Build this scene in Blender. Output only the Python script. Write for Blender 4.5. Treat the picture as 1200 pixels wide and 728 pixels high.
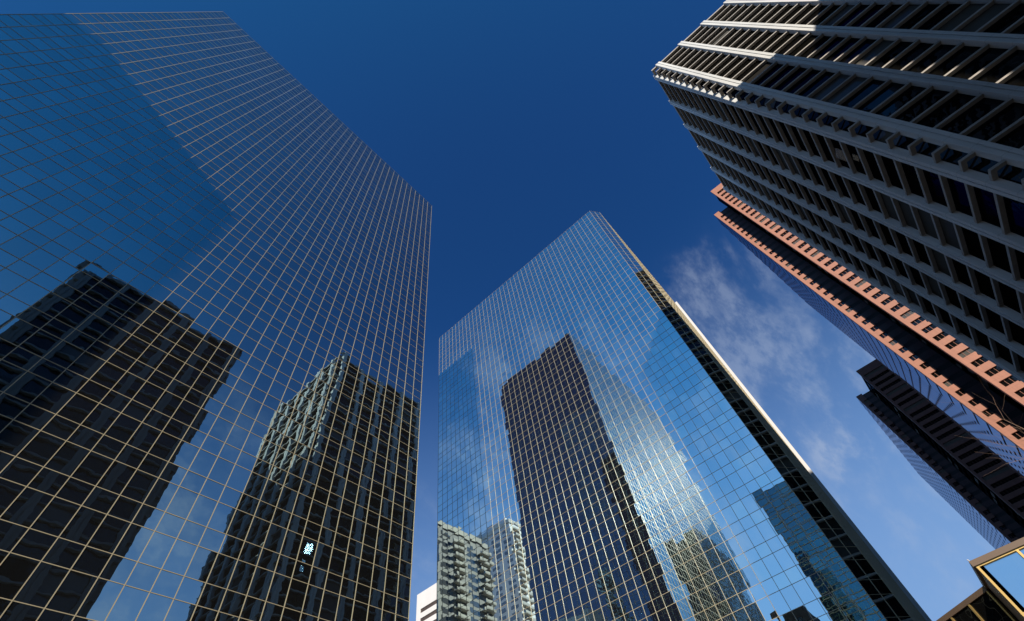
import bpy, math, random
from mathutils import Matrix, Vector

random.seed(11)
SC = bpy.context.scene
COL = SC.collection
for o in list(bpy.data.objects):
    bpy.data.objects.remove(o)

# ------------------------------------------------------------------ camera
EYE = 1.6
RIGHT = Vector((0.65912202, -0.74171679, -0.12415459))
DOWN = Vector((0.58163189, 0.60742883, -0.5410495))
FWD = Vector((0.47672057, 0.28440537, 0.83177586))
cam = bpy.data.cameras.new('camera')
cam.sensor_width = 36.0
cam.lens = 543.36 / 1200 * 36
cam.clip_start = 0.1
cam.clip_end = 6000
camo = bpy.data.objects.new('camera', cam)
COL.objects.link(camo)
m = Matrix.Identity(4)
for i in range(3):
    m[i][0] = RIGHT[i]; m[i][1] = -DOWN[i]; m[i][2] = -FWD[i]
m[2][3] = EYE
camo.matrix_world = m
SC.camera = camo

# ------------------------------------------------------------------ sun, sky
SUN_EL = math.radians(29.8)
SX, SY = -0.883, -0.469
SUN_AZ = math.atan2(SX, SY)
sun = bpy.data.lights.new('sun', 'SUN')
sun.energy = 5.0
sun.angle = math.radians(0.5)
sun.color = (1.0, 0.93, 0.82)
suno = bpy.data.objects.new('sun', sun)
COL.objects.link(suno)
sd = Vector((SX * math.cos(SUN_EL), SY * math.cos(SUN_EL), math.sin(SUN_EL)))
suno.rotation_euler = sd.to_track_quat('Z', 'Y').to_euler()
suno.location = (0, 0, 300)

world = bpy.data.worlds.new('World')
SC.world = world
world.use_nodes = True
wn = world.node_tree
WL = wn.links.new


def wnode(t, **kw):
    n = wn.nodes.new(t)
    for k, v in kw.items():
        setattr(n, k, v)
    return n


def wmath(op, a, b=None, clamp=False):
    n = wnode('ShaderNodeMath', operation=op, use_clamp=clamp)
    for i, x in enumerate((a, b)):
        if x is None:
            continue
        if isinstance(x, (int, float)):
            n.inputs[i].default_value = x
        else:
            WL(x, n.inputs[i])
    return n.outputs[0]


def wramp(x, lo, hi):
    n = wnode('ShaderNodeMapRange', interpolation_type='SMOOTHSTEP')
    WL(x, n.inputs[0])
    n.inputs[1].default_value = lo
    n.inputs[2].default_value = hi
    return n.outputs[0]


sky = wnode('ShaderNodeTexSky', sky_type='NISHITA', sun_disc=False)
sky.sun_elevation = SUN_EL
sky.sun_rotation = SUN_AZ
sky.altitude = 1050
sky.air_density = 1.0
sky.dust_density = 0.3
sky.ozone_density = 3.0
deep = wnode('ShaderNodeMix', data_type='RGBA', blend_type='MULTIPLY')
deep.inputs[0].default_value = 1.0
WL(sky.outputs[0], deep.inputs[6])
tc = wnode('ShaderNodeTexCoord')
# the clear sky is deepest away from the sun and more azure towards it
sdot = wnode('ShaderNodeVectorMath', operation='DOT_PRODUCT')
WL(tc.outputs['Generated'], sdot.inputs[0])
sdot.inputs[1].default_value = sd
sf = wnode('ShaderNodeMix', data_type='RGBA')
WL(wramp(sdot.outputs['Value'], 0.2, 0.85), sf.inputs[0])
sf.inputs[6].default_value = (0.205, 0.64, 1.15, 1)
sf.inputs[7].default_value = (0.20, 0.86, 1.18, 1)
WL(sf.outputs[2], deep.inputs[7])
sep = wnode('ShaderNodeSeparateXYZ')
WL(tc.outputs['Generated'], sep.inputs[0])
# low haze, then thin cirrus patches in a few parts of the sky
haze_f = wmath('MULTIPLY', wramp(sep.outputs[2], 0.84, 0.14), 0.95)
hz = wnode('ShaderNodeMix', data_type='RGBA')
WL(haze_f, hz.inputs[0])
WL(deep.outputs[2], hz.inputs[6])
hz.inputs[7].default_value = (2.3, 4.0, 7.0, 1)
mp = wnode('ShaderNodeMapping')
mp.inputs['Rotation'].default_value = (0.5, 0.3, 0.9)
mp.inputs['Scale'].default_value = (1.0, 1.9, 1.3)
WL(tc.outputs['Generated'], mp.inputs[0])
nz = wnode('ShaderNodeTexNoise')
nz.inputs['Scale'].default_value = 5.5
nz.inputs['Detail'].default_value = 12
nz.inputs['Roughness'].default_value = 0.6
nz.inputs['Distortion'].default_value = 0.15
WL(mp.outputs[0], nz.inputs[0])
nz2 = wnode('ShaderNodeTexNoise')
nz2.inputs['Scale'].default_value = 15
nz2.inputs['Detail'].default_value = 10
nz2.inputs['Roughness'].default_value = 0.62
WL(mp.outputs[0], nz2.inputs[0])
torn = wmath('ADD', wmath('MULTIPLY', wramp(nz2.outputs[0], 0.36, 0.62), 0.75), 0.25)
puff = wmath('MULTIPLY', wramp(nz.outputs[0], 0.44, 0.72), torn)
low = wramp(sep.outputs[2], 0.74, 0.45)


def patch(d, inner, outer):
    d = Vector(d).normalized()
    n = wnode('ShaderNodeVectorMath', operation='DOT_PRODUCT')
    WL(tc.outputs['Generated'], n.inputs[0])
    n.inputs[1].default_value = d
    return wramp(n.outputs['Value'], math.cos(outer), math.cos(inner))


cl = wmath('MULTIPLY', wmath('MULTIPLY', puff, low), 0.45)
for d, i_, o_, k in (((0.76, -0.07, 0.80), 0.03, 0.15, 0.7), ((1.25, 0.0, 0.48), 0.05, 0.34, 0.55), ((0.95, -0.16, 0.74), 0.02, 0.14, 0.6), ((1.20, -0.08, 0.62), 0.01, 0.09, 1.3), ((1.05, -0.07, 0.72), 0.08, 0.26, 0.75),
                     ((0.3, -1.25, 0.62), 0.05, 0.4, 1.0), ((-0.9, 0.5, 0.6), 0.1, 0.5, 0.8)):
    p_ = wmath('MULTIPLY', patch(d, i_, o_), wmath('MULTIPLY', wmath('MULTIPLY', wramp(nz.outputs[0], 0.41, 0.63), torn), k))
    cl = wmath('MAXIMUM', wmath('MULTIPLY', cl, 0.999), p_)
cl = wmath('MULTIPLY', cl, 0.5, True)
cm = wnode('ShaderNodeMix', data_type='RGBA')
WL(cl, cm.inputs[0])
WL(hz.outputs[2], cm.inputs[6])
cm.inputs[7].default_value = (4.2, 5.0, 6.6, 1)
bg = wn.nodes['Background']
WL(cm.outputs[2], bg.inputs[0])
bg.inputs[1].default_value = 0.1

SC.render.engine = 'CYCLES'
SC.view_settings.view_transform = 'Standard'
SC.view_settings.look = 'None'
SC.view_settings.exposure = 0.0
SC.view_settings.gamma = 1.0
SC.view_settings.use_curve_mapping = False
cy = SC.cycles
cy.max_bounces = 12
cy.glossy_bounces = 8
cy.diffuse_bounces = 1
cy.caustics_reflective = False
cy.caustics_refractive = False
cy.sample_clamp_indirect = 40
cy.use_denoising = True
cy.use_adaptive_sampling = True
cy.adaptive_threshold = 0.008
SC.render.filter_size = 1.3 if hasattr(SC.render, 'filter_size') else 1.5


# ------------------------------------------------------------------ helpers
class MB:
    """collects boxes, quads and prisms for ONE mesh object"""

    def __init__(self, base=(0, 0, 0)):
        self.v = []; self.f = []; self.t = []; self.tone = 0.5; self.b = Vector(base)

    def add(self, pts, faces):
        n = len(self.v)
        self.v += [tuple(Vector(p) - self.b) for p in pts]
        self.f += [tuple(n + i for i in f) for f in faces]
        self.t += [self.tone] * len(faces)

    def box(self, x0, x1, y0, y1, z0, z1):
        if x0 > x1: x0, x1 = x1, x0
        if y0 > y1: y0, y1 = y1, y0
        self.add([(x0, y0, z0), (x1, y0, z0), (x1, y1, z0), (x0, y1, z0), (x0, y0, z1), (x1, y0, z1), (x1, y1, z1), (x0, y1, z1)],
                 [(0, 3, 2, 1), (4, 5, 6, 7), (0, 1, 5, 4), (1, 2, 6, 5), (2, 3, 7, 6), (3, 0, 4, 7)])

    def prism(self, poly, z0, z1):
        """poly: counter-clockwise plan outline"""
        n = len(poly)
        self.add([(x, y, z0) for x, y in poly] + [(x, y, z1) for x, y in poly],
                 [tuple(reversed(range(n))), tuple(range(n, 2 * n))] + [(i, (i + 1) % n, n + (i + 1) % n, n + i) for i in range(n)])

    def obox(self, o, u, n, a0, a1, d0, d1, z0, z1):
        """box in a wall's own axes: a along the wall, d outwards"""
        pts = []
        for z in (z0, z1):
            for a, d in ((a0, d0), (a1, d0), (a1, d1), (a0, d1)):
                pts.append((o[0] + u[0] * a + n[0] * d, o[1] + u[1] * a + n[1] * d, z))
        fs = [(0, 3, 2, 1), (4, 5, 6, 7), (0, 1, 5, 4), (1, 2, 6, 5), (2, 3, 7, 6), (3, 0, 4, 7)]
        if u[0] * n[1] - u[1] * n[0] < 0:
            fs = [tuple(reversed(f)) for f in fs]
        self.add(pts, fs)

    def tube(self, p, q, r0, r1, k=6):
        p, q = Vector(p), Vector(q)
        d = (q - p).normalized()
        a = d.orthogonal().normalized(); b = d.cross(a)
        pts = []
        for c, r in ((p, r0), (q, r1)):
            for i in range(k):
                t = 2 * math.pi * i / k
                pts.append(c + (a * math.cos(t) + b * math.sin(t)) * r)
        self.add(pts, [tuple(reversed(range(k))), tuple(range(k, 2 * k))] + [(i, (i + 1) % k, k + (i + 1) % k, k + i) for i in range(k)])

    def build(self, name, mat, parent=None):
        me = bpy.data.meshes.new(name)
        me.from_pydata(self.v, [], self.f)
        me.attributes.new('tone', 'FLOAT', 'FACE').data.foreach_set('value', self.t)
        me.materials.append(mat)
        o = bpy.data.objects.new(name, me)
        COL.objects.link(o)
        if parent:
            o.parent = parent
        return o


def thing(name, label, cat, loc, group=None):
    o = bpy.data.objects.new(name, None)
    COL.objects.link(o)
    o.location = loc
    o['label'] = label; o['category'] = cat
    if group:
        o['group'] = group
    return o


def structure(o):
    o['kind'] = 'structure'
    return o


def stuff(o):
    o['kind'] = 'stuff'
    return o


def clone(o, parent=None, name=None):
    c = o.copy()
    COL.objects.link(c)
    if parent:
        c.parent = parent
    if name:
        c.name = name
    return c


# ------------------------------------------------------------------ materials
def new_mat(name):
    mt = bpy.data.materials.new(name)
    mt.use_nodes = True
    nt = mt.node_tree
    return mt, nt, nt.nodes['Principled BSDF'], nt.links.new


def plain(name, col, rough=0.7, var=0.12, scale=0.6, metal=0.0, bump=0.0, streak=True, spec=0.4, joint=0.0):
    mt, nt, p, L = new_mat(name)
    geo = nt.nodes.new('ShaderNodeNewGeometry')
    mp_ = nt.nodes.new('ShaderNodeMapping')
    mp_.inputs['Scale'].default_value = (1, 1, 0.25 if streak else 1)
    L(geo.outputs['Position'], mp_.inputs[0])
    n = nt.nodes.new('ShaderNodeTexNoise')
    n.inputs['Scale'].default_value = scale
    n.inputs['Detail'].default_value = 6
    n.inputs['Roughness'].default_value = 0.62
    L(mp_.outputs[0], n.inputs[0])
    r = nt.nodes.new('ShaderNodeValToRGB')
    r.color_ramp.elements[0].position = 0.3
    r.color_ramp.elements[1].position = 0.72
    r.color_ramp.elements[0].color = tuple(c * (1 - var) for c in col) + (1,)
    r.color_ramp.elements[1].color = tuple(min(1, c * (1 + var)) for c in col) + (1,)
    L(n.outputs[0], r.inputs[0])
    L(r.outputs[0], p.inputs['Base Color'])
    if joint:       # horizontal panel joints and fine rain streaks
        sx = nt.nodes.new('ShaderNodeSeparateXYZ'); L(geo.outputs['Position'], sx.inputs[0])
        md = nt.nodes.new('ShaderNodeMath'); md.operation = 'PINGPONG'; L(sx.outputs[2], md.inputs[0]); md.inputs[1].default_value = joint / 2
        lt = nt.nodes.new('ShaderNodeMath'); lt.operation = 'LESS_THAN'; L(md.outputs[0], lt.inputs[0]); lt.inputs[1].default_value = 0.035
        m3 = nt.nodes.new('ShaderNodeMapping'); m3.inputs['Scale'].default_value = (2.2, 2.2, 0.05); L(geo.outputs['Position'], m3.inputs[0])
        n3 = nt.nodes.new('ShaderNodeTexNoise'); n3.inputs['Scale'].default_value = 1.0; n3.inputs['Detail'].default_value = 5; L(m3.outputs[0], n3.inputs[0])
        r3 = nt.nodes.new('ShaderNodeMapRange'); L(n3.outputs[0], r3.inputs[0]); r3.inputs[1].default_value = .35; r3.inputs[2].default_value = .7
        r3.inputs[3].default_value = 0.0; r3.inputs[4].default_value = 0.22
        mxm = nt.nodes.new('ShaderNodeMath'); mxm.operation = 'MAXIMUM'; L(r3.outputs[0], mxm.inputs[0])
        sc_ = nt.nodes.new('ShaderNodeMath'); sc_.operation = 'MULTIPLY'; L(lt.outputs[0], sc_.inputs[0]); sc_.inputs[1].default_value = 0.5
        L(sc_.outputs[0], mxm.inputs[1])
        mj = nt.nodes.new('ShaderNodeMix'); mj.data_type = 'RGBA'; L(mxm.outputs[0], mj.inputs[0]); L(r.outputs[0], mj.inputs[6])
        mj.inputs[7].default_value = tuple(c * .45 for c in col) + (1,)
        L(mj.outputs[2], p.inputs['Base Color'])
    p.inputs['Roughness'].default_value = rough
    p.inputs['Metallic'].default_value = metal
    p.inputs['Specular IOR Level'].default_value = spec
    if bump:
        n2 = nt.nodes.new('ShaderNodeTexNoise')
        n2.inputs['Scale'].default_value = 9
        n2.inputs['Detail'].default_value = 5
        L(geo.outputs['Position'], n2.inputs[0])
        b = nt.nodes.new('ShaderNodeBump')
        b.inputs['Strength'].default_value = bump
        b.inputs['Distance'].default_value = 0.03
        L(n2.outputs[0], b.inputs['Height'])
        L(b.outputs[0], p.inputs['Normal'])
    return mt


def mirror_glass(name, tint, edge=(1, 1, 1), rough=0.0, wob=0.004, wscale=0.55, dust=0.05, dustcol=(0.5, 0.5, 0.5), vary=0.1, blinds=0.0):
    """coated reflective glazing: tinted mirror, slightly wavy, under a thin film of dust"""
    mt, nt, p, L = new_mat(name)
    geo = nt.nodes.new('ShaderNodeNewGeometry')
    n = nt.nodes.new('ShaderNodeTexNoise')
    n.inputs['Scale'].default_value = wscale
    n.inputs['Detail'].default_value = 2.0
    n.inputs['Roughness'].default_value = 0.45
    L(geo.outputs['Position'], n.inputs[0])
    b = nt.nodes.new('ShaderNodeBump')
    b.inputs['Strength'].default_value = 1.0
    b.inputs['Distance'].default_value = wob
    L(n.outputs[0], b.inputs['Height'])
    at = nt.nodes.new('ShaderNodeAttribute')
    at.attribute_name = 'tone'
    mr = nt.nodes.new('ShaderNodeMapRange')
    L(at.outputs['Fac'], mr.inputs[0])
    mr.inputs[3].default_value = 1 - vary
    mr.inputs[4].default_value = 1 + vary * .6
    vm = nt.nodes.new('ShaderNodeVectorMath')
    vm.operation = 'SCALE'
    vm.inputs[0].default_value = tint
    L(mr.outputs[0], vm.inputs['Scale'])
    L(vm.outputs[0], p.inputs['Base Color'])
    p.inputs['Specular Tint'].default_value = (*edge, 1)
    p.inputs['Metallic'].default_value = 1.0
    p.inputs['Roughness'].default_value = rough
    if wob > 0:
        L(b.outputs[0], p.inputs['Normal'])
    d = nt.nodes.new('ShaderNodeBsdfDiffuse')
    d.inputs[0].default_value = (*dustcol, 1)
    mx = nt.nodes.new('ShaderNodeMixShader')
    mx.inputs[0].default_value = dust
    if blinds:      # a few panes have pale blinds drawn behind the glass
        gt = nt.nodes.new('ShaderNodeMapRange')
        L(at.outputs['Fac'], gt.inputs[0])
        gt.inputs[1].default_value = 0.84; gt.inputs[2].default_value = 0.9
        gt.inputs[3].default_value = dust; gt.inputs[4].default_value = blinds
        L(gt.outputs[0], mx.inputs[0])
    L(p.outputs[0], mx.inputs[1])
    L(d.outputs[0], mx.inputs[2])
    L(mx.outputs[0], nt.nodes['Material Output'].inputs[0])
    return mt


M = {}
M['glass_blue'] = mirror_glass('blue_mirror_glass', (0.33, 0.475, 0.525), dust=0.014, wob=0.0042, wscale=0.6, vary=0.09)
M['glass_bright'] = mirror_glass('bright_blue_mirror_glass', (0.74, 0.95, 1.0), dust=0.014, wob=0.0022, wscale=0.6, vary=0.08)
M['glass_side'] = mirror_glass('dark_side_glass', (0.06, 0.10, 0.15), edge=(.3, .35, .4), dust=0.01, wob=0.0012, wscale=0.5)  # side panes tinted far darker than the front glass
M['glass_glint'] = mirror_glass('glint_glass', (0.5, 0.5, 0.5), rough=0.095, dust=0.01, wob=0)  # for the added glint panes, not the tower's own windows
M['glass_teal'] = mirror_glass('teal_mirror_glass', (0.10, 0.22, 0.27), dust=0.03, wob=0.004)
M['glass_grey'] = mirror_glass('grey_window_glass', (0.22, 0.23, 0.24), edge=(.5, .5, .5), dust=0.35, wob=0.004, dustcol=(0.3, 0.3, 0.3))
M['glass_dark'] = mirror_glass('dark_window_glass', (0.03, 0.037, 0.045), edge=(.2, .23, .28), blinds=0.22, vary=0.35, dustcol=(0.45, 0.42, 0.36), dust=0.012, wob=0.022, wscale=0.5)
M['shade_strip'] = plain('dark_shade_panel', (0.045, 0.028, 0.032), 0.5, 0.1)  # shade on the stepped face, put into a dark colour
M['glass_pink'] = mirror_glass('steel_blue_glass', (0.34, 0.40, 0.52), edge=(.6, .62, .7), dust=0.04, wob=0)
M['glass_pav'] = mirror_glass('pavilion_glass', (0.62, 0.85, 0.95), dust=0.03, wob=0.006, wscale=0.8)
M['tan_metal'] = plain('tan_anodised_metal', (0.52, 0.43, 0.27), 0.4, 0.1, metal=0.1)
M['gold_metal'] = plain('gold_anodised_metal', (0.62, 0.40, 0.13), 0.35, 0.08, metal=0.6)
M['bronze'] = plain('bronze_metal', (0.16, 0.10, 0.06), 0.4, 0.1)
M['core'] = plain('dark_interior', (0.02, 0.022, 0.025), 0.8, 0.1)
M['roof'] = plain('roof_gravel', (0.22, 0.21, 0.2), 0.9, 0.15, 2.0, streak=False)
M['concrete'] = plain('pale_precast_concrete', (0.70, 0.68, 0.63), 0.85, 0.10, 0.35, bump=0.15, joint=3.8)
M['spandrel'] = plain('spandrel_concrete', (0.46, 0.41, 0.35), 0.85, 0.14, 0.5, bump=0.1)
M['sister'] = plain('shade_dark_grey_precast', (0.19, 0.20, 0.205), 0.85, 0.08, 0.35, bump=0.1)  # grey darkened further to carry the twin tower's shade
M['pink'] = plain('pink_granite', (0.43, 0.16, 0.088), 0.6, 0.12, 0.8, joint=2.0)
M['shaded_pink'] = plain('shaded_pink_granite', (0.13, 0.062, 0.05), 0.6, 0.14, 0.8, joint=2.0)  # same granite as the pink, darkened to hold the tower's shade
M['cream'] = plain('cream_concrete', (0.76, 0.70, 0.60), 0.85, 0.10, 0.4)
M['grey'] = plain('grey_concrete', (0.50, 0.47, 0.43), 0.85, 0.12, 0.4)
M['white'] = plain('white_panel', (0.80, 0.77, 0.74), 0.6, 0.03, 0.4)
M['brown'] = plain('brown_window_band', (0.09, 0.065, 0.05), 0.35, 0.2)
M['dark_wall'] = plain('dark_wall', (0.10, 0.09, 0.09), 0.6, 0.1)
M['asphalt'] = plain('asphalt', (0.05, 0.05, 0.052), 0.9, 0.2, 1.5, streak=False, bump=0.3)
M['paving'] = plain('paving', (0.20, 0.19, 0.18), 0.85, 0.12, 1.2, streak=False, bump=0.2)
M['kerb'] = plain('kerb_stone', (0.42, 0.41, 0.39), 0.85, 0.1, 1.2, streak=False)
M['paint'] = plain('road_paint', (0.75, 0.74, 0.70), 0.7, 0.1, 3, streak=False)
M['ground'] = plain('ground_soil', (0.10, 0.095, 0.085), 0.95, 0.2, 0.3, streak=False)
M['bark'] = plain('reddish_bark', (0.30, 0.19, 0.13), 0.9, 0.25, 6, bump=0.4)
M['shade'] = plain('balcony_soffit', (0.45, 0.43, 0.40), 0.85, 0.1)

# ------------------------------------------------------------------ ground, road, pavement
b = MB(); b.box(-2500, 2500, -2500, 2500, -0.5, -0.15)
structure(b.build('ground', M['ground']))
b = MB(); b.box(-400, 600, -31.5, -19.5, -0.145, -0.12)
structure(b.build('road', M['asphalt']))
b = MB(); b.box(-400, 600, -19.2, 130, -0.14, 0.0)
structure(b.build('pavement', M['paving']))
b = MB(); b.box(-400, 600, -140, -31.8, -0.14, 0.0)
structure(b.build('pavement', M['paving']))
b = MB()
b.box(-400, 600, -19.5, -19.2, -0.14, 0.02); b.box(-400, 600, -31.8, -31.5, -0.14, 0.02)
structure(b.build('road_kerb', M['kerb']))
b = MB()
for i in range(-60, 90):
    b.box(i * 6.5, i * 6.5 + 3, -25.57, -25.43, -0.119, -0.115)
structure(b.build('road_markings', M['paint']))


# ------------------------------------------------------------------ curtain-walled towers
class Parts:
    """candidate parts of one kind: the nearest 100 become objects, the rest one 'stuff' part"""

    def __init__(self, name, rest_name, mat, parent, base):
        self.name, self.rest, self.mat, self.par, self.base = name, rest_name, mat, parent, Vector(base)
        self.c = []

    def add(self, pos, rot, size):
        """a box (or quad when size[1]==0) centred at pos, turned by rot (3x3), size (a, d, z)"""
        self.c.append((Vector(pos), rot, size))

    def flush(self, limit=100, key=None):
        eye = Vector((0, 0, EYE))
        key = key or (lambda c: (c[0] - eye).length)
        self.c.sort(key=key)
        cache = {}
        tone = random.Random(3)
        for pos, rot, size in self.c[:limit]:
            tn = tone.choice((.1, .25, .4, .5, .6, .75, .95))
            k = tuple(round(s, 4) for s in size) + (tn,)
            if k not in cache:
                mb = MB(); mb.tone = tn; self._geo(mb, Vector((0, 0, 0)), Matrix.Identity(3), size)
                o = mb.build(self.name, self.mat, self.par)
                cache[k] = o
            else:
                o = clone(cache[k], self.par, self.name)
            o.matrix_local = Matrix.Translation(pos - self.base) @ rot.to_4x4()
        if len(self.c) > limit:
            mb = MB(self.base)
            for pos, rot, size in self.c[limit:]:
                mb.tone = tone.random()
                self._geo(mb, pos, rot, size)
            stuff(mb.build(self.rest, self.mat, self.par))

    @staticmethod
    def _geo(mb, pos, rot, size):
        a, d, z = (s / 2 for s in size)
        if d == 0:
            mb.add([pos + rot @ Vector(p) for p in ((-a, 0, -z), (a, 0, -z), (a, 0, z), (-a, 0, z))], [(0, 1, 2, 3)])
        else:
            pts = [pos + rot @ Vector(p) for p in ((-a, -d, -z), (a, -d, -z), (a, d, -z), (-a, d, -z), (-a, -d, z), (a, -d, z), (a, d, z), (-a, d, z))]
            mb.add(pts, [(0, 3, 2, 1), (4, 5, 6, 7), (0, 1, 5, 4), (1, 2, 6, 5), (2, 3, 7, 6), (3, 0, 4, 7)])


def wall_axes(p, q):
    """walls run with the outside on the right of p->q (counter-clockwise plan)"""
    p, q = Vector((*p, 0)), Vector((*q, 0))
    w = (q - p).length
    u = (q - p) / w
    n = Vector((u.y, -u.x, 0))
    return p, u, n, w


def glass_tower(name, label, poly, seen, H, rows, glass, pitch, vis_h, tilt=0.0032, mull=(0.056, 0.06), mull_t=(0.047, 0.05),
                extra=None, front=None):
    cx = sum(p[0] for p in poly) / len(poly); cy_ = sum(p[1] for p in poly) / len(poly)
    base = (cx, cy_, 0)
    T = thing(name, label, 'building', base)
    # solid body behind the glass
    inner = []
    np_ = len(poly)
    for i in range(np_):
        _, u0, n0, _ = wall_axes(poly[i - 1], poly[i]); _, u1, n1, _ = wall_axes(poly[i], poly[(i + 1) % np_])
        s = (n0 + n1); s = s / (1 + n0.dot(n1))
        inner.append((poly[i][0] - s.x * 0.16, poly[i][1] - s.y * 0.16))
    b = MB(base); b.prism(inner, 0, H - 0.35); b.build('body', M['core'], T)
    b = MB(base); b.prism([(cx + (x - cx) * 0.93, cy_ + (y - cy_) * 0.93) for x, y in poly], H - 0.36, H - 0.15); b.build('roof', M['roof'], T)
    pan = Parts('window_pane', 'window_panes', glass, T, base)
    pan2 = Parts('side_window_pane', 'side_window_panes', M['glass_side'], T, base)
    mul = Parts('mullion', 'mullions', M['tan_metal'], T, base)
    tra = Parts('transom', 'transoms', M['tan_metal'], T, base)
    rnd = random.Random(5)
    for i in range(np_):
        p, u, n, w = wall_axes(poly[i], poly[(i + 1) % np_])
        R0 = Matrix(((u.x, -n.x, 0), (u.y, -n.y, 0), (0, 0, 1)))
        nc = max(1, round(w / pitch)); pw = w / nc
        for c in range(nc):
            for r in range(len(rows) - 1):
                z0, z1 = rows[r], rows[r + 1]
                tl = 0 if front == 4 and i == 0 else tilt
                rt = Matrix.Rotation(rnd.gauss(0, tl), 3, 'X') @ Matrix.Rotation(rnd.gauss(0, tl), 3, 'Z')
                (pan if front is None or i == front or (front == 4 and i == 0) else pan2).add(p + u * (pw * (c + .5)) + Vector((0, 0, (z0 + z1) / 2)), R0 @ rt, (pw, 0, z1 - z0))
        for c in range(nc + (1 if i == np_ - 1 or True else 0)):
            mul.add(p + u * (pw * c) + n * (mull[1] / 2 - .02) + Vector((0, 0, (rows[0] + rows[-1]) / 2)), R0, (mull[0], mull[1], rows[-1] - rows[0]))
        for r in range(len(rows)):
            tra.add(p + u * (w / 2) + n * (mull_t[1] / 2 - .02) + Vector((0, 0, rows[r])), R0, (w, mull_t[1], mull_t[0]))
    pan.flush(100, key=lambda c: (c[0] - Vector((0, 0, EYE))).length + (0 if seen(c[0]) else 1000))
    pan2.flush(60, key=lambda c: (c[0] - Vector((0, 0, EYE))).length + (0 if seen(c[0]) else 1000))
    mul.flush(100, key=lambda c: (c[0] - Vector((0, 0, EYE))).length + (0 if seen(c[0]) else 1000))
    tra.flush(100, key=lambda c: (c[0] - Vector((0, 0, EYE))).length + (0 if seen(c[0]) else 1000))
    if extra:
        extra(T, base)
    return T


def in_view(pos):
    v = Vector(pos) - Vector((0, 0, EYE))
    z = v.dot(FWD)
    return z > 0 and abs(v.dot(RIGHT) / z) < 600 / 543.36 and abs(v.dot(DOWN) / z) < 364 / 543.36


def floor_rows(z_top, floor, vis, z_min=0.3):
    rows = []
    z = z_top
    k = 0
    while z > z_min:
        rows.append(z)
        z -= (floor - vis) if k % 2 else vis
        k += 1
    rows.append(z_min)
    return sorted(rows)


# left tower: front faces the camera's street (-y)
DL = 39.8
LF = 3.92
lrows = floor_rows(3.54 * DL + EYE, LF, 2.33)
glass_tower('glass_tower', 'blue mirror glass tower on the left reflecting two concrete grid towers', [(-34.6, DL), (33.4, DL), (33.4, 75.8), (-34.6, 75.8)],
            in_view, lrows[-1], lrows, M['glass_blue'], 1.65, 2.33, front=0)

# centre tower: front faces -x, one chamfered corner
DC = 69.0
crows = floor_rows(2.0065 * DC + EYE, LF, 2.33)


def far_pier(T, base):
    b = MB(base); b.box(121.3, 122.4, 1.6, 2.36, 0, crows[-1] + 0.05); b.build('corner_pier', M['white'], T)


glass_tower('glass_tower', 'brighter blue mirror glass tower in the middle with a narrow chamfered corner',
            [(DC, 4.5), (71.75, 2.4), (122.5, 2.4), (122.5, 73.8), (DC, 73.8)],
            in_view, crows[-1], crows, M['glass_bright'], 1.645, 2.33, extra=far_pier, front=4)


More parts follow.
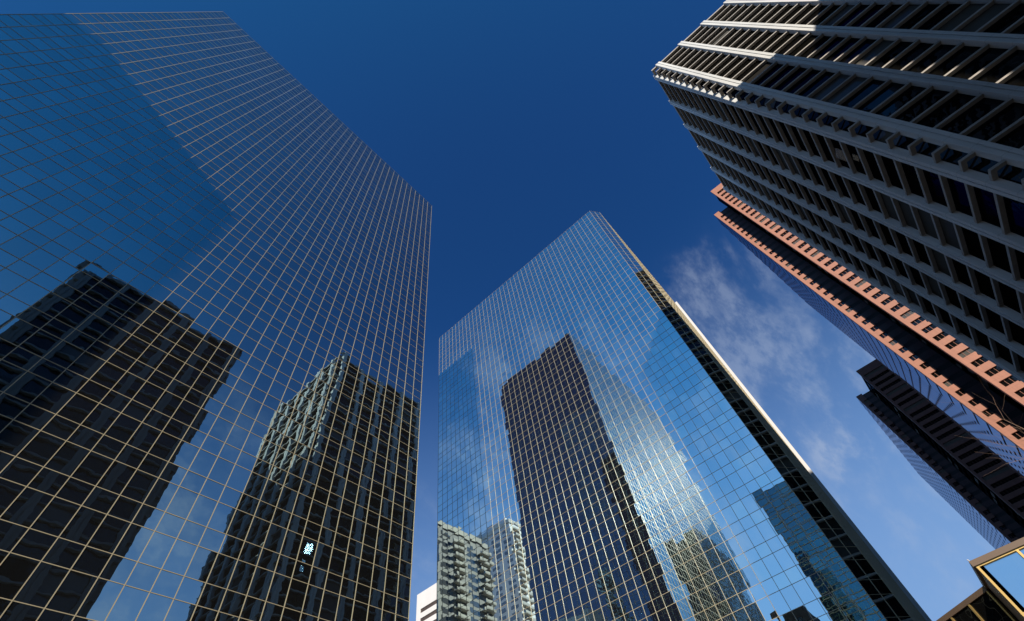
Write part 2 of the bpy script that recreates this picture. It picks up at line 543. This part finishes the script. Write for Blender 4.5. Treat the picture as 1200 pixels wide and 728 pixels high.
# ------------------------------------------------------------------ concrete grid towers
def grid_tower(name, label, x0, x1, y0, y1, H, piers, floor=3.80, conc='concrete', spm='spandrel', recess=0.65, proud=0.4, pw=1.45, sph=0.36):
    """piers: dict of face -> list of positions along that face"""
    base = ((x0 + x1) / 2, (y0 + y1) / 2, 0)
    T = thing(name, label, 'building', base)
    q = recess + .12
    cw = abs(piers['W'][0] - y1) - recess      # corner bays are glazed at 45 degrees
    b = MB(base)
    b.prism([(x0 + q + cw, y0 + q), (x1 - q - cw, y0 + q), (x1 - q, y0 + q + cw), (x1 - q, y1 - q - cw), (x1 - q - cw, y1 - q), (x0 + q + cw, y1 - q),
             (x0 + q, y1 - q - cw), (x0 + q, y0 + q + cw)], 0, H - 1.2)
    b.build('body', M['core'], T)
    b = MB(base); b.box(x0 + 1.2, x1 - 1.2, y0 + 1.2, y1 - 1.2, H - 1.19, H - 0.9); b.build('roof', M['roof'], T)
    b = MB(base); b.box(x0 + 12, x1 - 12, y0 + 12, y1 - 12, H - .89, H + 3.2); b.build('plant_room', M[spm], T)
    # piers
    for face, ps in piers.items():
        for a in ps:
            b = MB(base)
            for k, (h0, h1, dd) in enumerate(((-pw / 2, -.12, proud), (-.12, .12, proud - .12), (.12, pw / 2, proud))):
                if face == 'W': b.box(x0 - dd, x0 + recess, a + h0, a + h1, 0, H)
                if face == 'E': b.box(x1 - recess, x1 + dd, a + h0, a + h1, 0, H)
                if face == 'N': b.box(a + h0, a + h1, y1 - recess, y1 + dd, 0, H)
                if face == 'S': b.box(a + h0, a + h1, y0 - dd, y0 + recess, 0, H)
            b.build('pier', M[conc], T)
    # spandrel beams, one ring per floor
    nf = int((H - 5) / floor)
    zs = [H - 0.0 - sph - i * floor for i in range(nf)]
    for i, z in enumerate(zs):
        b = MB(base)
        h = sph if i else sph + .35
        zz = z - (0.35 if i == 0 else 0)
        r = recess
        outer = [(x0, y0), (x1, y0), (x1, y1), (x0, y1)]
        inner = [(x0 + r, y0 + r), (x1 - r, y0 + r), (x1 - r, y1 - r), (x0 + r, y1 - r)]
        pts = [(x, y, q) for q in (zz, zz + h) for x, y in outer + inner]
        fs = []
        for k in range(4):
            j = (k + 1) % 4
            fs += [(k, j, 8 + j, 8 + k), (4 + j, 4 + k, 12 + k, 12 + j), (j, k, 4 + k, 4 + j), (8 + k, 8 + j, 12 + j, 12 + k)]
        b.add(pts, fs)
        b.build('spandrel', M[spm], T)
    # windows: one wide recessed pane per bay and floor
    win = Parts('window', 'windows', M['glass_dark'], T, base)
    rnd = random.Random(8)
    spec = {'W': (Vector((x0 + recess, y1 - recess, 0)), Vector((0, -1, 0))), 'E': (Vector((x1 - recess, y0 + recess, 0)), Vector((0, 1, 0))),
            'N': (Vector((x1 - recess, y1 - recess, 0)), Vector((-1, 0, 0))), 'S': (Vector((x0 + recess, y0 + recess, 0)), Vector((1, 0, 0)))}
    for face, (o, u) in spec.items():
        n = Vector((u.y, -u.x, 0))
        R0 = Matrix(((u.x, -n.x, 0), (u.y, -n.y, 0), (0, 0, 1)))
        L = (y1 - y0 - 2 * recess) if face in 'WE' else (x1 - x0 - 2 * recess)
        if face in 'WE':
            cuts = sorted(abs(a - o.y) for a in piers.get(face, []))
        else:
            cuts = sorted(abs(a - o.x) for a in piers.get(face, []))
        ed = [0.0] + cuts + [L]
        for i in range(len(zs)):
            ztop = zs[i - 1] if False else zs[i]
            zl = ztop - floor + sph + (0 if i else 0)
            if zl < 0.3:
                continue
            d_ = (u - n) / 2
            rc = Matrix(((u.x - n.x, -u.x - n.x, 0), (u.y - n.y, -u.y - n.y, 0), (0, 0, 1)))
            s2 = 2 ** -.5
            uu = (u + n) * s2; nn = (n - u) * s2
            rc = Matrix(((uu.x, -nn.x, 0), (uu.y, -nn.y, 0), (0, 0, 1)))
            win.add(o + (u - n) * (cw / 2) + nn * .03 + Vector((0, 0, (ztop + zl) / 2)), rc, (cw * 1.42, 0, ztop - zl))
            for k in range(1, len(ed) - 2):
                w = ed[k + 1] - ed[k]
                if w < .4:
                    continue
                rt = Matrix.Rotation(rnd.gauss(0, .004), 3, 'X') @ Matrix.Rotation(rnd.gauss(0, .004), 3, 'Z')
                win.add(o + u * (ed[k] + w / 2) + n * -.03 + Vector((0, 0, (ztop + zl) / 2)), R0 @ rt, (w, 0, ztop - zl))
    win.flush(100, key=lambda c: (c[0] - Vector((0, 0, EYE))).length + (0 if in_view(c[0]) else 1000))
    return T


# right tower
HR = 154 + EYE
TR = grid_tower('concrete_tower', 'pale concrete grid tower at upper right, its top corner sunlit', 53.5, 107.2, -81.2, -36.2, HR,
           {'W': [-38.7, -46.85, -54.75, -62.65, -70.55, -78.5], 'N': [56.0, 65.7, 75.4, 85.2, 95.0, 104.7],
            'S': [56.0, 65.7, 75.4, 85.2, 95.0, 104.7], 'E': [-38.7, -46.85, -54.75, -62.65, -70.55, -78.5]})
# added mirror panes, tilted to throw the sun glint the left tower mirrors
w_ = MB((0, 0, 0)); w_.box(-1.1, 1.1, -.03, .03, -1.4, 1.4)
glint_pane = w_.build('added_glint_pane', M['glass_glint'], TR)
glint_pane.location = (61.35 - 80.35, -36.55 + 58.7, 77.5)
glint_pane.rotation_euler = (0, 0, math.radians(7.55))
lower = clone(glint_pane, TR, 'added_glint_pane')
lower.location = (60.7 - 80.35, -36.55 + 58.7, 73.6)
lower.rotation_euler = (math.radians(-.5), 0, math.radians(7.7))
lower.scale = (.55, 1, .5)
# its twin behind the camera, seen reflected in the left tower
HS = 127 + EYE
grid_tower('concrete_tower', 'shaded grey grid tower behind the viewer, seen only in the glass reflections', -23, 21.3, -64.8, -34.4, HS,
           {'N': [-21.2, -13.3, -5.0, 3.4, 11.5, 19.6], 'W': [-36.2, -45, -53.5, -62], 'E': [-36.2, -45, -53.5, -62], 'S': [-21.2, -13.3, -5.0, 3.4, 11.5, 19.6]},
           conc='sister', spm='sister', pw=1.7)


# ------------------------------------------------------------------ pink granite towers (stepped plan)
def granite_tower(name, label, x1, x2, ys, yw, y2, gx, gy, H, yb, wall_m, glass_m, teeth, dark, H2=None):
    """-x faces at x1 (south of ys) and x2 (between yw and y2); +y glass from (x2,y2) to (gx,gy), saw-toothed"""
    base = ((x1 + gx) / 2, (yb + y2) / 2, 0)
    T = thing(name, label, 'building', base)
    H2 = H2 or H
    d = 1.1
    b = MB(base)
    # body behind the facings
    b.prism([(x1 + d, yb), (x2 + d, yb), (x2 + d, ys - d), (x1 + d, ys - d)], 0, H - .6)
    b.prism([(x2 + d + .004, yb), (gx, yb), (gx, gy - .9), (x2 + d + .004, y2 - .9)], 0, H2 - .6)
    b.build('body', M['core'], T)
    floor = 4.5
    pil = 1.35
    shade_strip = ys + (y2 - ys) * .52      # dark panels beyond here stand in for the face's shaded strip
    for (x, ya, yc, top) in ((x1, ys, ys - 12 if not dark else ys - 26, H), (x2, y2, shade_strip, H2)):
        # corner pilaster and lintel strip
        b = MB(base); b.box(x, x + d - .03, ya - pil, ya, 0, top); b.build('pilaster', M[wall_m], T)
        n = int(top / floor)
        wid = ya - pil - yc
        b0 = MB(base)
        b0.box(x, x + d - .03, yc, ya - pil - .003, top - 5.5, top); b0.build('parapet', M[wall_m], T)
        cols = max(1, round(wid / 1.6))
        vis = 2.15
        sp = Parts('spandrel_panel', 'spandrel_panels', M[wall_m], T, base)
        wn_ = Parts('window', 'windows', M['glass_dark'], T, base)
        mu = Parts('window_mullion', 'window_mullions', M[wall_m], T, base)
        R0 = Matrix(((0, 1, 0), (-1, 0, 0), (0, 0, 1)))
        for i in range(n - 1):
            zt = top - 5.5 - i * floor
            if zt - floor < 0:
                break
            sp.add((x + .55, (yc + ya - pil) / 2 - .002, zt - (floor + vis) / 2), Matrix.Identity(3), (1.0, wid - .01, floor - vis - .01))
            wn_.add((x + .55, (yc + ya - pil) / 2, zt - vis / 2), R0, (wid, 0, vis))
            if cols > 0:
                for k in range(1, cols + 1):
                    mu.add((x + .48, yc + wid * k / (cols + 1), zt - vis / 2), Matrix.Identity(3), (.12, .09, vis - .005))
        sp.flush(100 if x == x2 else 60); wn_.flush(50); mu.flush(50)
    sg = Parts('shade_panel', 'shade_panels', M['shade_strip'], T, base)
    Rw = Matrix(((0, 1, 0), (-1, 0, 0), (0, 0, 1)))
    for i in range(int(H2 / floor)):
        sg.add((x2 + d - .03, (shade_strip + ys - d) / 2, H2 - 3 - i * floor), Rw, (shade_strip - ys + d - .1, .05, 2.7))
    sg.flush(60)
    # recessed wall facing +y between the two faces: dark windows, its shade painted as a dark wall colour
    b = MB(base); b.box(x1 + d, x2 + d, ys - d - .4, ys - d, 0, H - .5); b.build('return_wall', M['dark_wall'], T)
    rw = Parts('return_window', 'return_windows', M['glass_dark'], T, base)
    Rn = Matrix(((-1, 0, 0), (0, -1, 0), (0, 0, 1)))
    k = 3
    for i in range(int(H / floor) - 1):
        for c in range(k):
            w = (x2 - x1 - .6) / k
            rw.add((x1 + d + .3 + w * (c + .5), ys - d + .03, H - 5 - i * floor), Rn, (w * .72, 0, 2.1))
    rw.flush(60)
    # saw-tooth glass wall
    dx, dy = (gx - x2) / teeth, (gy - y2) / teeth
    gl = Parts('glass_bay', 'glass_bays', glass_m, T, base)
    fin = Parts('fin', 'fins', M[wall_m], T, base)
    for t in range(teeth):
        xa, ya = x2 + .01 + dx * t, y2 + dy * t
        a = Vector((xa + (d if t == 0 else 0), ya - .02, 0)); c_ = Vector((xa + dx, ya + dy * .2, 0))
        L = (c_ - a).length; u = (a - c_) / L; n = Vector((u.y, -u.x, 0))
        R = Matrix(((u.x, -n.x, 0), (u.y, -n.y, 0), (0, 0, 1)))
        rows_ = max(1, int(H / floor))
        hh = (H2 - .5) / rows_
        for r in range(rows_):
            gl.add((a + c_) / 2 + Vector((0, 0, hh * (r + .5))) - n * .1, R, (L, .2, hh - .75))
        fin.add((xa + dx + .12, ya + dy * .62, H2 / 2), Matrix.Identity(3), (.22, max(.3, abs(dy) * .82), H2 - .6))
    gl.flush(100); fin.flush(100)
    b = MB(base); b.prism([(x1 + d + 1, yb + 1), (x2 + d - .5, yb + 1), (x2 + d - .5, ys - d - .5), (x1 + d + 1, ys - d - .5)], H - .59, H - .3)
    b.prism([(x2 + d + 1, yb + 1), (gx - 1, yb + 1), (gx - 1, gy - 2), (x2 + d + 1, y2 - 2)], H2 - .59, H2 - .3)
    b.build('roof', M['roof'], T)
    return T


HP = 262
granite_tower('granite_tower', 'tall pink granite tower with sunlit stepped edges behind the concrete tower',
              .664 * HP, .6953 * HP, -.206 * HP, -.206 * HP - 1.05, -.1772 * HP, 1.1086 * HP, -.2512 * HP, HP + EYE, -125, 'pink', M['glass_pink'], 12, False,
              H2=.961 * HP + EYE)
HD = 210
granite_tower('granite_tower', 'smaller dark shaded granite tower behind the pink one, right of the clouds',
              1.557 * HD, 1.68 * HD, -.2785 * HD, -.272 * HD, -.239 * HD, 2.35 * HD, -.285 * HD, HD + EYE, -92, 'shaded_pink', M['glass_pink'], 16, True)


# ------------------------------------------------------------------ surrounding blocks seen in gaps and reflections
def ribbon_block(name, label, x0, x1, y0, y1, H, wall, win_m, floor, sill, faces='WESN', end=1.6, inset=.25, par=3.0):
    base = ((x0 + x1) / 2, (y0 + y1) / 2, 0)
    T = thing(name, label, 'building', base)
    b = MB(base); b.box(x0 + inset, x1 - inset, y0 + inset, y1 - inset, 0, H - .5); b.build('body', M[wall], T)
    n = int((H - par) / floor)
    wd = Parts('ribbon_window', 'ribbon_windows', M[win_m], T, base)
    sb = Parts('wall_band', 'wall_bands', M[wall], T, base)
    for i in range(n + 1):
        z1 = H - par - i * floor
        z0 = z1 - (floor - sill)
        lo = z1 - floor if i < n else 0
        if z0 < 0: break
        # the wall band is a ring around the building below each ribbon
        sb.add((base[0], base[1], (max(lo, 0) + z0) / 2), Matrix.Identity(3), (x1 - x0, y1 - y0, z0 - max(lo, 0)))
        for f in faces:
            if f in 'WE':
                x = x0 + inset - .03 if f == 'W' else x1 - inset + .03
                R = Matrix(((0, 1, 0), (-1, 0, 0), (0, 0, 1))) if f == 'W' else Matrix(((0, -1, 0), (1, 0, 0), (0, 0, 1)))
                wd.add((x, base[1], (z0 + z1) / 2), R, (y1 - y0 - 2 * end, 0, z1 - z0))
            else:
                y = y0 + inset - .03 if f == 'S' else y1 - inset + .03
                R = Matrix.Identity(3) if f == 'S' else Matrix(((-1, 0, 0), (0, -1, 0), (0, 0, 1)))
                wd.add((base[0], y, (z0 + z1) / 2), R, (x1 - x0 - 2 * end, 0, z1 - z0))
    wd.flush(100); sb.flush(100)
    b = MB(base); b.box(x0, x1, y0, y1, H - par, H); b.build('parapet', M[wall], T)
    for (a0, a1, c0, c1) in ((x0, x0 + end, y0, y0 + end), (x1 - end, x1, y0, y0 + end), (x0, x0 + end, y1 - end, y1), (x1 - end, x1, y1 - end, y1)):
        b = MB(base); b.box(a0 + .004, a1 - .004, c0 + .004, c1 - .004, 0, H - par + .01); b.build('corner_wall', M[wall], T)
    return T


ribbon_block('office_block', 'white office block with brown ribbon windows in the gap between the glass towers', 130, 165, 118, 150.5, 97.7 + EYE, 'white', 'brown', 3.4, 1.9, par=6.2, end=2.4)
ribbon_block('office_block', 'tall office block behind the viewer shading the concrete tower, not in frame', -24, 14, -125, -90.8, 149.5, 'grey', 'glass_dark', 3.9, 1.6)
ribbon_block('low_block', 'brown low block left of the street seen dimly in the glass', -60, -40, 29, 37, 60, 'dark_wall', 'glass_dark', 3.6, 1.5)

# teal glass tower left of the frame: reflected at the right edge of the centre tower
trows = floor_rows(102 + EYE, 3.9, 2.4)
glass_tower('teal_tower', 'dark teal glass tower mirrored beside the chamfered corner of the middle tower', [(-90, 11.2), (-56.5, 11.2), (-56.5, 25.3), (-90, 25.3)],
            lambda p: False, trows[-1], trows, M['glass_teal'], 3.4, 2.4, mull=(.25, .12), mull_t=(.22, .12))


def apartment(name, label, x0, x1, y0, y1, H, wall):
    """residential tower with stacked balconies on its -y and +x faces"""
    base = ((x0 + x1) / 2, (y0 + y1) / 2, 0)
    T = thing(name, label, 'building', base)
    b = MB(base); b.box(x0, x1, y0, y1, 0, H); b.build('wall', M[wall], T)
    b = MB(base); b.box(x0 + 4, x1 - 4, y0 + 5, y1 - 5, H + .01, H + 4.5); b.build('plant_room', M[wall], T)
    b = MB(base); b.box(x0 - .4, x1 + .4, y0 - .4, y1 + .4, H - 2.4, H - .6); b.build('cornice', M['cream'], T)
    bal = Parts('balcony', 'balconies', M['cream'], T, base)
    rail = Parts('balcony_front', 'balcony_fronts', M['cream'], T, base)
    win = Parts('window', 'windows', M['glass_grey'], T, base)
    fl = 2.9
    for i in range(int((H - 8) / fl)):
        z = H - 6.5 - i * fl
        if z < 3: break
        nx = max(2, round((x1 - x0) / 7))
        for k in range(nx):
            cx = x0 + (x1 - x0) * (k + .5) / nx
            w = (x1 - x0) / nx
            if k % 2 == 0:
                bal.add((cx, y0 - .8, z - .1), Matrix.Identity(3), (w * .86, 1.55, .22))
                rail.add((cx, y0 - 1.55, z + .5), Matrix.Identity(3), (w * .86, .12, .85))
            win.add((cx, y0 - .04, z + 1.15), Matrix.Identity(3), (w * .62, 0, 1.7))
        ny = max(2, round((y1 - y0) / 7))
        Re = Matrix(((0, -1, 0), (1, 0, 0), (0, 0, 1)))
        for k in range(ny):
            cy2 = y0 + (y1 - y0) * (k + .5) / ny
            w = (y1 - y0) / ny
            win.add((x1 + .04, cy2, z + 1.1), Re, (w * .5, 0, 1.6))
    bal.flush(60); rail.flush(60); win.flush(60)
    return T


apartment('apartment_tower', 'grey apartment tower with balconies mirrored at the lower left of the middle tower', -3, 26, 120, 150, 108 + EYE, 'grey')
apartment('apartment_tower', 'white topped apartment tower mirrored behind the balconied one', -61, -37, 133.5, 162, 141 + EYE, 'white')


# ------------------------------------------------------------------ low glass pavilion, lower right
def pavilion():
    H = 9.0 + EYE
    X, Y = 31.4, -2.56
    base = (38, -7, 0)
    T = thing('glass_pavilion', 'low glass pavilion with gold window frames at lower right corner', 'building', base)
    b = MB(base); b.box(X + .35, 47, -16, Y - .35, 0, H - .2); b.build('body', M['core'], T)
    b = MB(base); b.prism([(34.9, Y - .33), (37.4, .55), (47, .55), (47, Y - .33)], 0, H - .25); b.build('wing', M['core'], T)
    b = MB(base); b.box(X - .08, 47.1, -16.1, Y + .02, H - .18, H + .06); b.build('roof_edge', M['bronze'], T)
    b = MB(base); b.prism([(34.85, Y + .03), (37.35, .75), (47.1, .75), (47.1, Y + .03)], H - .24, H - .02); b.build('wing_roof_edge', M['bronze'], T)
    pitch = 1.72
    z_rows = [H - .2, H - 2.25, H - 4.1, H - 6.0, H - 7.9, .3]
    n = 7
    for c in range(n):
        ya, yb = Y - .12 - pitch * c, Y - .12 - pitch * (c + 1)
        for r in range(len(z_rows) - 1):
            b = MB(base); b.box(X + .1, X + .2, yb + .02, ya - .02, z_rows[r + 1] + .02, z_rows[r] - .02); b.build('window_pane', M['glass_pav'], T)
    for c in range(n + 1):
        y = Y - .12 - pitch * c
        b = MB(base); b.box(X - .02, X + .14, y - .05, y + .05, .3, H - .19); b.build('window_frame', M['gold_metal'], T)
    for r in range(len(z_rows)):
        b = MB(base); b.box(X - .015, X + .135, Y - .12 - pitch * n, Y - .06, z_rows[r] - .05, z_rows[r] + .05); b.build('window_rail', M['gold_metal'], T)
    # dark return side and the wing's angled front
    b = MB(base); b.box(X + .1, 35.4, Y - .34, Y - .1, .3, H - .2); b.build('return_wall', M['bronze'], T)
    p, u, nn, w = wall_axes((34.95, Y + .0), (37.4, .6))
    # outside is towards -x,+y
    nn = Vector((-u.y, u.x, 0))
    for c in range(3):
        b = MB(base); b.obox(p, u, nn, w * c / 3 + .03, w * (c + 1) / 3 - .03, -.1, .05, .3, H - .3); b.build('wing_pane', M['glass_dark'], T)
    for c in range(4):
        b = MB(base); b.obox(p, u, nn, w * c / 3 - .04, w * c / 3 + .04, .0, .14, .3, H - .26); b.build('wing_frame', M['gold_metal'], T)
    for r in range(1, 5):
        b = MB(base); b.obox(p, u, nn, 0, w, .0, .1, H - .3 - 1.95 * r, H - .22 - 1.95 * r); b.build('wing_rail', M['gold_metal'], T)
    # small fitting on the roof corner
    b = MB(base); b.tube((X + .05, Y - .05, H + .06), (X + .05, Y - .03, H + .14), .02, .016, 8); b.tube((X + .05, Y - .03, H + .13), (X + .02, Y + .0, H + .17), .028, .02, 8)
    b.build('roof_lamp', M['white'], T)


pavilion()


# ------------------------------------------------------------------ bare tree at right
def bare_tree():
    base = Vector((14.5, -6.5, 0))
    T = thing('bare_tree', 'leafless tree whose thin reddish twigs reach in from the right edge', 'tree', base)
    rnd = random.Random(21)
    b = MB(base); limbs = []
    top = base + Vector((.1, .1, 2.8))
    b.tube(base, base + Vector((.05, .05, 1.4)), .17, .14, 10); b.tube(base + Vector((.05, .05, 1.4)), top, .14, .12, 10)
    b.build('trunk', M['bark'], T)
    cb = MB(base)

    def grow(mb, p, d, L, r, depth):
        seg = 3
        for s in range(seg):
            d2 = (d + Vector((rnd.gauss(0, .13), rnd.gauss(0, .13), rnd.gauss(.03, .1)))).normalized()
            q = p + d2 * (L / seg)
            r2 = r * (.86)
            mb.tube(p, q, r, r2, 6 if r > .02 else 4)
            if depth > 0 and (s > 0 or depth > 3):
                for _ in range(rnd.choice((1, 1, 2))):
                    ax = Vector((rnd.gauss(0, 1), rnd.gauss(0, 1), rnd.gauss(0, .7))).normalized()
                    nd = (d2 * .8 + ax * .62).normalized()
                    if nd.z < -.1: nd.z = abs(nd.z) * .3
                    grow(mb, q, nd, L * rnd.uniform(.55, .75), r2 * .6, depth - 1)
            p, d, r = q, d2, r2

    for k in range(11):
        a = k * 2 * math.pi / 11 + rnd.uniform(-.3, .3)
        mb = MB(base)
        grow(mb, top - Vector((0, 0, rnd.uniform(0, .9))), Vector((math.cos(a) * .75, math.sin(a) * .75, rnd.uniform(.7, 1.1))).normalized(), rnd.uniform(2.4, 3.0), .06, 4)
        mb.build('limb', M['bark'], T)


bare_tree()
